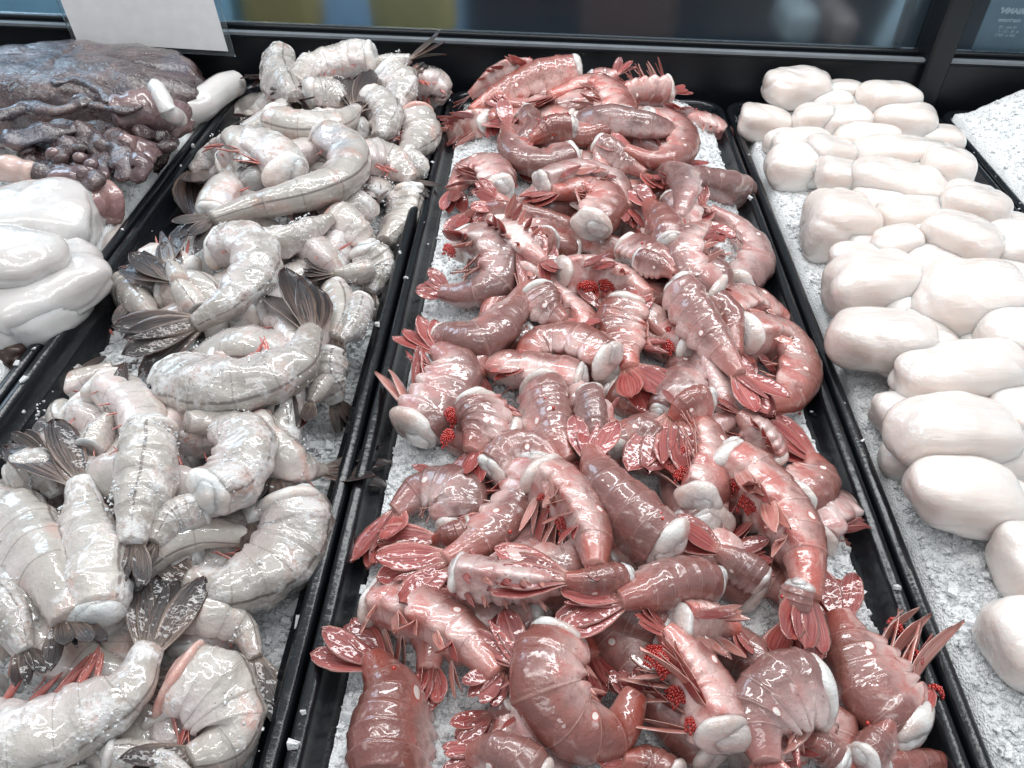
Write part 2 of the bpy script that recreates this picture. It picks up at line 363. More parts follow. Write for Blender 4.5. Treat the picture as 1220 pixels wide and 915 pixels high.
def shrimp(label, pts, w, roll, tip=None, legs=.5, eggs=(), kind='pink', fl=.8, group=None, k=.5, spread=1., fw=1., seg=1, simple=False, zmax=.075, world=None):
    """one headless shrimp: pts run from the cut end to the tail, w is its width, roll says which way its back faces, tip is where the tail fan ends"""
    global SC; SC += 1; off = SC*3.17; w = (w or 0)*(1.05 if kind == 'pink' else 1.08)
    if world is None: Wp, r = settle(pts, w, k, zmax)
    else: Wp, r = world
    C, Ltot = spline(Wp, 56 if not simple else 32)
    for i in range(0, len(C), 2): stamp(C[i], r*(1.-.4*i/len(C)), .8)
    T, D, Lt = frames(C, roll)
    org = C[len(C)//2]-np.array([0, 0, r]); pink = kind == 'pink'
    nm = 'shrimp' if pink else 'prawn'; grp = group or ('pink striped shrimps heaped in the middle pan' if pink else 'grey frosted prawns heaped in the left pan')
    root = empty(nm, org, label, nm, grp)
    spread = spread*random.uniform(.55, .95)
    ms = {'pink': MP, 'grey': MG, 'frost': MGF, 'raw': MGR}[kind]; mb = MB if pink else MBD; ml = MBP if pink else MBR
    mf = MF if pink else (MFF if kind != 'raw' else MFR)
    V, f, A = shell_mesh(C, T, D, Lt, r, True, 28 if not simple else 18, off, 1. if pink else .55, .05 if kind in ('pink', 'grey') else .12)
    mk('shell', V, f, ms, root, org, A)
    if fl > 0:
        ax = (T[0], D[0], Lt[0]); cc = C[0]-T[0]*r*(.1*fl)
        V, f = blob(cc, (r*fl*.48, r*.95, r*.82), ax, 34, 24, .20, 50/max(r/.015, .5), off)
        V2, f2 = blob(cc-T[0]*r*fl*.16+D[0]*r*.2, (r*fl*.42, r*.62, r*.55), ax, 20, 14, .3, 80, off+9)
        v, ff, _ = merge([(V, f), (V2, f2)]); mk('cut_flesh', v, ff, mf, root, org)
    # tail fan: telson with four blades
    e = C[-1]; t = T[-1]
    if tip is not False:
        fr_len = r*1.62*fw
        if tip is not None:
            zt = e[2]+.1*r; tp = P(tip[0], tip[1], lift(tip[0], tip[1], max(zt, hq(*P(tip[0], tip[1], zt)[:2])*.6+zt*.4+.001), .02)); fr_len = np.linalg.norm(tp-e); t = nrm(tp-e)
        sd = nrm(np.cross(np.array([0, 0, 1.])*.9+D[-1]*.35+RS.normal(0, .12, 3), t)); b0 = e-t*r*.25
        v, f, A = leaf(b0, t, sd, fr_len*.86, fr_len*.2, r*.09, .05, .05, rnd=off % 1, pw=.6)
        tf = mk('tail_fan', v, f, mb, root, org, A)
        nn = np.cross(t, sd)
        for q, an in enumerate((-.43, -.18, .18, .43)):
            an *= spread*random.uniform(.8, 1.15); d = t*math.cos(an)+sd*math.sin(an)+nn*random.uniform(-.12, .12)
            v, f, A = leaf(b0+sd*math.sin(an)*r*.4-nn*abs(an)*r*.12, d, sd, fr_len*random.uniform(.92, 1.08), fr_len*(.42 if pink else .32), r*.045, random.uniform(-.3, .22), .07, n=16, rnd=random.random(), pw=1.1, paddle=True)
            mk('uropod', v, f, mb, tf, None, A).data.transform(Matrix.Translation(Vector(-org)))
    if legs > 0:
        vis = [1, -1]
        for kseg in range(5):
            u = (SEG[kseg]+SEG[kseg+1])/2; i = int(u*(len(C)-1))
            for sgn in vis:
                if simple and sgn < 0: continue
                b = C[i]-D[i]*r*.55+Lt[i]*sgn*r*.42
                dr = -D[i]*random.uniform(.7, 1.1)+T[i]*random.uniform(.3, 1.)+Lt[i]*sgn*random.uniform(.15, .6)
                ln = r*legs*random.uniform(1.2, 1.9)*(1-.1*kseg)*(1.2 if pink else 1.)
                v, f, A = leaf(b, dr, T[i]*.7+Lt[i]*.7, ln, ln*(.24 if pink else .16), r*.04, random.uniform(-.25, .3), .1, n=9, rnd=random.random(), pw=.85)
                if not simple: v, f, A = merge([(v, f, A), leaf(b, nrm(dr)+T[i]*random.uniform(.25, .5)+Lt[i]*sgn*.15, T[i]*.5+Lt[i]*.8, ln*random.uniform(.7, .95), ln*(.2 if pink else .12), r*.035, random.uniform(-.3, .3), .12, n=9, rnd=random.random(), pw=.8)])
                mk('swimmeret' , v, f, ml if random.random() < .6 else (MB if pink else MBR), root, org, A)
    for ex, ey, er in eggs:
        iq = min(range(len(C)), key=lambda i_: (project(C[i_])[0]-ex)**2+(project(C[i_])[1]-ey)**2); q = C[iq]
        c = P(ex, ey, q[2]-r*.12); rw = er*1.05*mpp(c); br = max(1.15*mpp(c), .0008); a0 = nrm(T[iq]*[1, 1, 0]); b0 = np.cross([0, 0, 1.], a0); ps = []
        na = int(rw*1.35/br/1.6)+1; nb_ = int(rw*.9/br/1.6)+1
        for lay in range(2):
            for ia in range(-na, na+1):
                for ib in range(-nb_, nb_+1):
                    x_ = (ia+.5*(ib % 2))*br*1.6; y_ = ib*br*1.45; rr2 = (x_/(rw*1.3))**2+(y_/(rw*.85))**2
                    if rr2 > 1+.9*n3((x_, y_, off), 260) : continue
                    h_ = r*.42*math.sqrt(max(0, 1.05-rr2))+n3((x_, y_, off+4), 300)*br*1.5-lay*br*1.6
                    ps.append((EGG[0]*br*random.uniform(.9, 1.12)+(c+a0*x_+b0*y_+np.array([0, 0, h_])+RS.uniform(-.3, .3, 3)*br), EGG[1]))
        if ps: v, f, _ = merge(ps); mk('roe', v, f, MR, root, org)
    if pink and not simple and random.random() < .25:       # a few stray eggs stuck to the body
        ps = []
        for _ in range(random.randint(1, 4)):
            i = random.randrange(2, 40); a = random.uniform(-1.5, 1.5); d = D[i]*math.cos(a)+Lt[i]*math.sin(a)*.84
            mk('stray_egg', EGG[0]*.0012+C[i]+d*r*1.02, EGG[1], MR, root, org)
    if kind in ('frost', 'raw') or (kind == 'grey' and random.random() < .5):
        v, f = ice_grains(C[:44], D[:44], Lt[:44], r*.97, 300 if kind == 'frost' else 120, max(.0009, .95*mpp(C[0])))
        if v is not None: mk('frost', v, f, MIW, root, org, smooth=False)
    return root
def project(p):
    c = R.T @ (np.asarray(p)-CAM); return (W0/2+F*c[0]/-c[2], H0/2-F*c[1]/-c[2])
# ------------------------------------------------------------------ pans
def dx(px, py): return P(px, py, 0.)[0]
D0x = dx(535, 110)
X1 = .5*(P(272, 112)[0]+P(18, 455)[0]); X2 = .5*(P(530, 120)[0]+P(345, 870)[0]); X3 = .5*(P(860, 115)[0]+P(1160, 915)[0]); X4 = .5*(P(1110, 118)[0]+P(1220, 262)[0])
YB = P(700, 112)[1]; YF = .06
print('XS', X1, X2, X3, X4, 'YB', YB)
MBK = plain('black_plastic', (.006, .0075, .010), .2, .5, .35, 160)
MBK2 = plain('black_metal', (.006, .008, .011), .35, .4, .1, 300)
def rrect(x0, x1, y0, y1, r, n=8):
    p = []
    for cx, cy, a in ((x1-r, y1-r, 0), (x0+r, y1-r, 90), (x0+r, y0+r, 180), (x1-r, y0+r, 270)):
        for i in range(n+1):
            t = math.radians(a+90*i/n); p.append((cx+r*math.cos(t), cy+r*math.sin(t)))
    return p
PANS = {}
def pan(x0, x1, y0, y1, label):
    prof = [(0, -.045), (0, -.004), (.0008, -.0012), (.0028, 0), (.006, 0), (.0082, -.0012), (.0092, -.004), (.0105, -.012), (.0150, -.0135), (.0158, -.0155), (.026, -.068), (.03, -.070)]
    V = []; m = 36
    for o, z in prof: V += [(x, y, z) for x, y in rrect(x0+o, x1-o, y0+o, y1-o, max(.03-o*.6, .008))]
    f = gridfaces(len(prof), m); f.append(tuple(range((len(prof)-1)*m, len(prof)*m)))
    org = np.array([(x0+x1)/2, (y0+y1)/2, -.072]); o = mk('display_pan', V, f, MBK, None, org)
    props(o, label, 'pan', 'black pans set side by side in the case'); return o
G = .0010
wL = .30
pans = [(X1-wL, X1-G), (X1+G, X2-G), (X2+G, X3-G), (X3+G, X4-G), (X4+G, X4+.30)]
for (a, b), l in zip(pans, ('black pan at the far left holding squid and cuttlefish on ice', 'black pan holding the heap of grey frosted prawns', 'black pan in the middle holding the red shrimp heap', 'black pan holding the white scallops', 'black pan at the far right filled with bare crushed ice')):
    pan(a, b, YF, YB, l)
# ------------------------------------------------------------------ crushed ice
def fbm(x, y, s, o):
    return noise.fractal(Vector((x*s+o, y*s-o, o)), 1., 2., 4)
def sstep(a, b, x): t = min(max((x-a)/(b-a), 0), 1); return t*t*(3-2*t)
def ice(x0, x1, y0, y1, fn, label, seed, nch, csz, glassy=.3):
    st = .0035; nx = int((x1-x0)/st); ny = int((y1-y0)/st); V = []
    for i in range(nx+1):
        for j in range(ny+1):
            x = x0+(x1-x0)*i/nx; y = y0+(y1-y0)*j/ny
            z = fn(x, y)+fbm(x, y, 22, seed)*.0035+fbm(x, y, 140, seed+3)*.0022
            e = min(i, nx-i, j, ny-j)
            if e == 0: z -= .02
            V.append((x, y, z)); a = int((x-HX0)/HR); b = int((y-HY0)/HR)
            if 0 <= a < HNX-2 and 0 <= b < HNY-2: HM[a:a+2, b:b+2] = z
    n = ny+1; f = [(i*n+j, (i+1)*n+j, (i+1)*n+j+1, i*n+j+1) for i in range(nx) for j in range(ny)]
    o = mk('crushed_ice', V, f, MI, None, np.array([(x0+x1)/2, (y0+y1)/2, -.03])); o.data.materials.append(MIC); o.data.materials.append(MIW)
    me = o.data
    # loose chips, the same heap
    import bmesh
    ps = []; mi = []
    for c in range(nch):
        y = y0+.01+(y1-y0-.02)*random.random()**1.15; x = random.uniform(x0+.004, x1-.004); s = csz*random.uniform(.5, 1.5)*(1.25-.4*(y-y0)/(y1-y0))
        if random.random() < .05: s *= 1.9
        z = hq(x, y)+s*.15
        if c < 16: x = random.choice((x0-.0165+random.uniform(.001, .014), x1+.0165-random.uniform(.001, .014))); s *= random.uniform(.5, 1.3); z = s*.3 if min(x-x0, x1-x)+.0165 < .009 else -.012
        q = CUBE*np.array([s*.5, s*.42*random.uniform(.6, 1), s*.38*random.uniform(.5, 1)])*(1+RS.uniform(-.35, .35, (8, 3)))
        a, b = random.uniform(0, 6.3), random.uniform(0, 6.3); ca, sa, cb, sb = math.cos(a), math.sin(a), math.cos(b), math.sin(b)
        q = q @ np.array([[ca, sa, 0], [-sa, ca, 0], [0, 0, 1]]) @ np.array([[1, 0, 0], [0, cb, sb], [0, -sb, cb]])
        ps.append(q+np.array([x, y, z])); mi.append(1 if random.random() < glassy*(1.3-(y-y0)/(y1-y0)) else 2)
    Vc = np.vstack(ps)-np.array(o.location); nb = len(me.vertices)
    allV = [tuple(v.co) for v in me.vertices]+Vc.tolist(); base = [tuple(p.vertices) for p in me.polygons]
    allF = base+[tuple(nb+8*c+i for i in q) for c in range(nch) for q in CF]
    me2 = bpy.data.meshes.new('crushed_ice'); me2.from_pydata(allV, [], allF)
    for m_ in (MI, MIC, MIW): me2.materials.append(m_)
    me2.polygons.foreach_set('use_smooth', [True]*len(base)+[False]*(6*nch)); me2.polygons.foreach_set('material_index', [0]*len(base)+[k for k in mi for _ in range(6)])
    o.data = me2; bpy.data.meshes.remove(me)
    props(o, label, 'ice', None, 'stuff')
IN = .0165
def fn_mid(x, y):
    a, b = pans[2]; e = min(x-a, b-x)-IN; bk = min(1, max(0, (YB-y-IN)/.05)); w = sstep(0, .06, e)
    return -.011+w*.011+ .012*sstep(.4, .8, y)*w - .016*(1-sstep(0, .5, bk))+.006*sstep(.5, .85, y)
def fn_left(x, y):
    a, b = pans[1]; e = min(x-a, b-x)-IN; w = sstep(0, .07, e); return -.034+w*.016+.028*sstep(.45, .85, y)*w
def fn_sq(x, y):
    a, b = pans[0]; return -.004+.004*sstep(0, .05, b-x)-.05*sstep(.62, .42, y)*0
def fn_sc(x, y):
    a, b = pans[3]; e = min(x-a, b-x)-IN; return -.010+.014*sstep(0, .08, e)+.006*sstep(.4, .9, y)
def fn_r(x, y):
    a, b = pans[4]; e = x-a-IN; return .003+.026*sstep(0, .10, e)+.012*sstep(.5, .9, y)*sstep(0, .05, e)
for k_, (fn, l, n_, cs, gl) in enumerate(((fn_sq, 'packed white ice around the squid in the far left pan', 9000, .0020, .2),
        (fn_left, 'glassy wet crushed ice under the grey prawns', 14000, .0032, .7), (fn_mid, 'crushed ice under the red shrimp heap', 20000, .0022, .35),
        (fn_sc, 'crushed ice around the white scallops', 26000, .0019, .3), (fn_r, 'bare snowy crushed ice heaped in the far right pan', 12000, .0022, .2))):
    a, b = pans[k_]; ice(a+(IN if k_ < 4 else .011), b-IN, YF+IN, YB-IN, fn, l, 3.1+k_*5, n_, cs, gl)
# ------------------------------------------------------------------ counter, rear rail and glass
z0 = -.09
o = mk('counter', *box(-1.6, 1.8, -.2, YB+.012, z0-.02, z0), MBK2); props(o, None, None, None, 'structure')
YR = YB+.014
zt = PY(700, 57, YR)[2]
root = empty('display_case', (0, YR, z0), 'black rear rail and upright of the display case with glass behind the pans', 'display case')
og = (0, YR, z0)
V, f, _ = merge([box(-1.5, 1.9, YR, YR+.02, z0, zt-.003), box(-1.5, 1.9, YR-.004, YR+.02, zt-.0028, zt)]); o = mk('rail', V, f, MBK2, root, og, smooth=False)
bv = o.modifiers.new('b', 'BEVEL'); bv.width = .0012; bv.segments = 2
MTR = plain('grey_trim', (.2, .22, .24), .35, .5); 
mk('trim_strip', *box(-1.5, 1.9, YR-.0045, YR+.004, zt+.0004, zt+.0034), MTR, root, og, smooth=False)
V, f, _ = merge([box(-1.5, 1.9, YR+.02, YR+.034, zt-.02, zt+.005)]); o = mk('glass_channel', V, f, MBK2, root, og, smooth=False); bv = o.modifiers.new('b', 'BEVEL'); bv.width = .003; bv.segments = 3
pxp = PY(1112, 80, YR)[0]
V, f, _ = merge([box(pxp-.014, pxp+.014, YR-.012, YR+.04, z0, .34)]); o = mk('upright', V, f, MBK2, root, og, smooth=False); bv = o.modifiers.new('b', 'BEVEL'); bv.width = .004; bv.segments = 3
o = mk('upright_seal', *box(pxp-.040, pxp-.030, YR+.0345, YR+.042, zt+.006, .34), plain('grey_seal', (.10, .12, .13), .4), root, og, smooth=False)
def glass():
    m, nt, b = mat('case_glass'); g = N(nt)
    b.inputs['Base Color'].default_value = c4(.8, .88, .93); b.inputs['Transmission Weight'].default_value = 1; b.inputs['Roughness'].default_value = .25; b.inputs['IOR'].default_value = 1.25
    g.L(g.bump(g.noise(40, 2), .1, .002), b.inputs['Normal']); return m
mk('glass_pane', *box(-1.5, 1.9, YR+.024, YR+.030, zt+.0055, .33), glass(), root, og, smooth=False)
# ---- beyond the glass
o = mk('shop_floor', *box(-4, 4.5, YR+.05, 6, -.95, -.9), plain('shop_floor_grey', (.05, .065, .085), .3, .5)); props(o, None, None, None, 'structure')
o = mk('far_wall', *box(-5, 5.5, 5.9, 6, -.95, 3), plain('far_wall_grey', (.12, .16, .2), .5)); props(o, None, None, None, 'structure')
def rb(name, x0, x1, y, z0_, z1_, col, label, cat, bev=.02, d=.12, grp=None, tilt=0):
    a = PY(x0, z0_, y); b = PY(x1, z1_, y); c = np.array([(a[0]+b[0])/2, y+d/2, min(a[2], b[2])])
    o = mk(name, *box(min(a[0], b[0]), max(a[0], b[0]), y, y+d, min(a[2], b[2]), max(a[2], b[2])), plain(name+'_paint', col, .5), None, c, None, False)
    m = o.modifiers.new('b', 'BEVEL'); m.width = bev; m.segments = 5; o.rotation_euler[1] = tilt
    props(o, label, cat, grp); return o
Yb = YR+.16  # plain colour blocks added below, standing in for blurred patches in the glass
rb('blue_block', -80, 258, Yb, 34, -60, (.35, .62, .80), 'pale blue block added for a blurred patch in the glass, behind the white card', 'colour block', .004)
rb('slate_block', 250, 545, Yb+.16, 75, -60, (.16, .28, .42), 'slate blue block added for a blurred patch in the glass, behind two ochre blocks', 'board', .004)
rb('ochre_block', 288, 362, Yb, 50, -60, (.33, .26, .10), 'ochre block added for a blurred patch in the glass, next to the white card', 'box', .02, .08, 'ochre colour blocks beyond the glass', .06)
rb('ochre_block', 444, 540, Yb, 58, -60, (.33, .28, .12), 'ochre block added for a blurred patch in the glass, above the prawn heap', 'box', .025, .08, 'ochre colour blocks beyond the glass', -.08)
rb('brown_block', 690, 820, Yb+.1, 66, -60, (.05, .035, .035), 'dim brown block added for a blurred patch in the glass above the red shrimps', 'crate', .02)
rb('grey_block', 930, 985, Yb+.05, 60, 12, (.16, .20, .22), 'grey block added for a blurred patch in the glass above the scallops', 'drum', .02, .1)
rb('pink_block', 985, 1030, Yb+.05, 66, 20, (.12, .10, .10), 'dull pink block added for a blurred patch in the glass beside the grey block', 'tub', .02)
rb('pale_block', 1050, 1095, Yb+.1, 70, -60, (.3, .4, .46), 'light grey blue block added for a blurred patch left of the black upright', 'colour block', .01, .05, None, .2)
# ---- notice with mirrored lettering on the outside of the glass, right of the upright
Yn = YR+.036
a = PY(1150, 76, Yn); b = PY(1262, -10, Yn)
MN = plain('notice_film', (.20, .28, .33), .5)
nr = mk('notice', *box(a[0], b[0]+.1, Yn, Yn+.001, a[2], b[2]+.08), MN, None, np.array([a[0], Yn, a[2]]), None, False); props(nr, 'blue grey notice with mirrored white lettering right of the black upright', 'notice')
ML = plain('white_lettering', (.7, .75, .78), .5)
def mirrored(txt, px, py, h, bold=.0):
    c = bpy.data.curves.new('t', 'FONT'); c.body = txt; c.size = h; c.offset = bold; c.extrude = .0002; c.align_x = 'RIGHT'
    t = bpy.data.objects.new('t', c); COL.objects.link(t); bpy.context.view_layer.update()
    me = bpy.data.meshes.new_from_object(t.evaluated_get(bpy.context.evaluated_depsgraph_get())); bpy.data.objects.remove(t)
    p = PY(px, py, Yn-.0015)
    me.transform(Matrix(((-1, 0, 0, p[0]-a[0]), (0, 0, 1, p[1]-Yn), (0, 1, 0, p[2]-a[2]), (0, 0, 0, 1))))
    me.materials.append(ML); o = bpy.data.objects.new('lettering', me); COL.objects.link(o); o.parent = nr
mirrored("MARIAMN'", 1190, 15, .0085, .0004); mirrored('marinates', 1188, 25, .0065, .0001); mirrored('15 min - 30', 1189, 33, .0045); mirrored('at 10 - 25 - 3', 1188, 38, .0045); mirrored('200 or 300 2', 1184, 42.5, .0045)
# ---- white price card in a clear holder, leaning back over the squid
def card():
    q = [(78, -14), (268, -14), (280, 57), (90, 57)]
    Yc = YB-.012; c = [PY(265+x*0, 57, Yc) for x in (0,)]
    zb = PY(180, 62, Yc)[2]; xl = PY(88, 54, Yc)[0]; xr = PY(278, 60, Yc)[0]
    org = np.array([(xl+xr)/2, Yc, zb]); r0 = empty('price_card', org, 'blank white card in a clear plastic holder leaning over the cuttlefish', 'price card')
    hgt = .125; lean = .02; w = (xr-xl)/2
    def slab(w_, z0_, z1_, t, yo):
        V, f = box(-w_, w_, yo, yo+t, z0_, z1_); V = np.array(V, float); V[:, 1] += V[:, 2]*lean; V[:, 0] -= V[:, 2]*.09; V[:, 2] -= V[:, 0]*.02
        return V, f
    mc, nt, b = mat('clear_holder'); b.inputs['Base Color'].default_value = c4(.8, .88, .92); b.inputs['Transmission Weight'].default_value = .95; b.inputs['Roughness'].default_value = .05; b.inputs['IOR'].default_value = 1.3
    for nm_, (V, f), m_ in (('card', slab(w-.006, .006, hgt, .0008, 0), plain('white_card', (.97, .98, .99), .6)), ('holder', slab(w, 0, hgt+.003, .002, .0015), mc)):
        mk(nm_, V, f, m_, r0, None, None, False)
card()
# ------------------------------------------------------------------ light
wd = bpy.data.worlds.new('World'); S.world = wd; wd.use_nodes = True; bg = wd.node_tree.nodes['Background']; bg.inputs[0].default_value = (.85, .93, 1, 1); bg.inputs[1].default_value = .42
def lamp(loc, tgt, sx, sy, e, col=(1, .98, .95)):
    l = bpy.data.lights.new('lamp', 'AREA'); l.shape = 'RECTANGLE'; l.size = sx; l.size_y = sy; l.energy = e; l.color = col
    o = bpy.data.objects.new('lamp', l); COL.objects.link(o); o.location = loc
    o.rotation_euler = (Vector(tgt)-Vector(loc)).to_track_quat('-Z', 'Y').to_euler(); return o
lamp((.05, 1.02, .92), (.0, .50, 0), 1.5, .13, 9, (.97, .99, 1))
lamp((-.30, .45, 1.25), (0, .45, 0), .10, 1.3, 6.5, (1, .99, .97))
lamp((.55, .60, 1.15), (.15, .45, 0), .10, .9, 4, (.97, .99, 1))
lamp((.1, -.9, 1.7), (0, .6, 0), 1.6, .3, 6, (.97, .99, 1))  # fill lamp added behind the camera to brighten the card and heap fronts
lamp((-1.3, 1.5, .75), (-.35, .8, 0), .7, .5, 5, (.62, .82, 1))
S.view_settings.view_transform = 'Standard'; S.view_settings.look = 'None'; S.view_settings.exposure = .09
# ------------------------------------------------------------------ buried bottom layer of the middle heap
def filler(n, pan_i, xm, kind, label, group, y0, y1, w, zin):
    for i in range(n):
        a, b = pans[pan_i]; y = y0+(y1-y0)*((i+.5)/n)+random.uniform(-.01, .01); x = random.uniform(a+xm, b-xm); an = random.uniform(0, 6.28); cu = random.uniform(-1.2, 1.2); L = w*3.6; p = np.array([x, y, 0.]); pts = []
        for s in range(5):
            q = p.copy(); q[2] = max(hq(q[0], q[1]), hq(*q[:2]))+w*.18; pts.append(q); p = p+np.array([math.cos(an), math.sin(an), 0])*L/4; an += cu*.4
            p[0] = min(max(p[0], a+xm*.8), b-xm*.8)
        m = np.mean([q[2] for q in pts]); pts = [np.array([q[0], q[1], .5*q[2]+.5*m]) for q in pts]
        shrimp(label, None, None, random.choice([-70, 70, 20, 100]), None, .5, (), kind, .7, group, simple=True, world=(pts, w*.5))
filler(40, 2, .08, 'pink', 'dark red shrimp buried low in the middle heap, only bits of shell showing', 'buried red shrimps', .13, .84, .030, 0)
filler(34, 2, .09, 'pink', 'dark red shrimp buried low in the middle heap, only bits of shell showing', 'buried red shrimps', .12, .86, .030, 0)
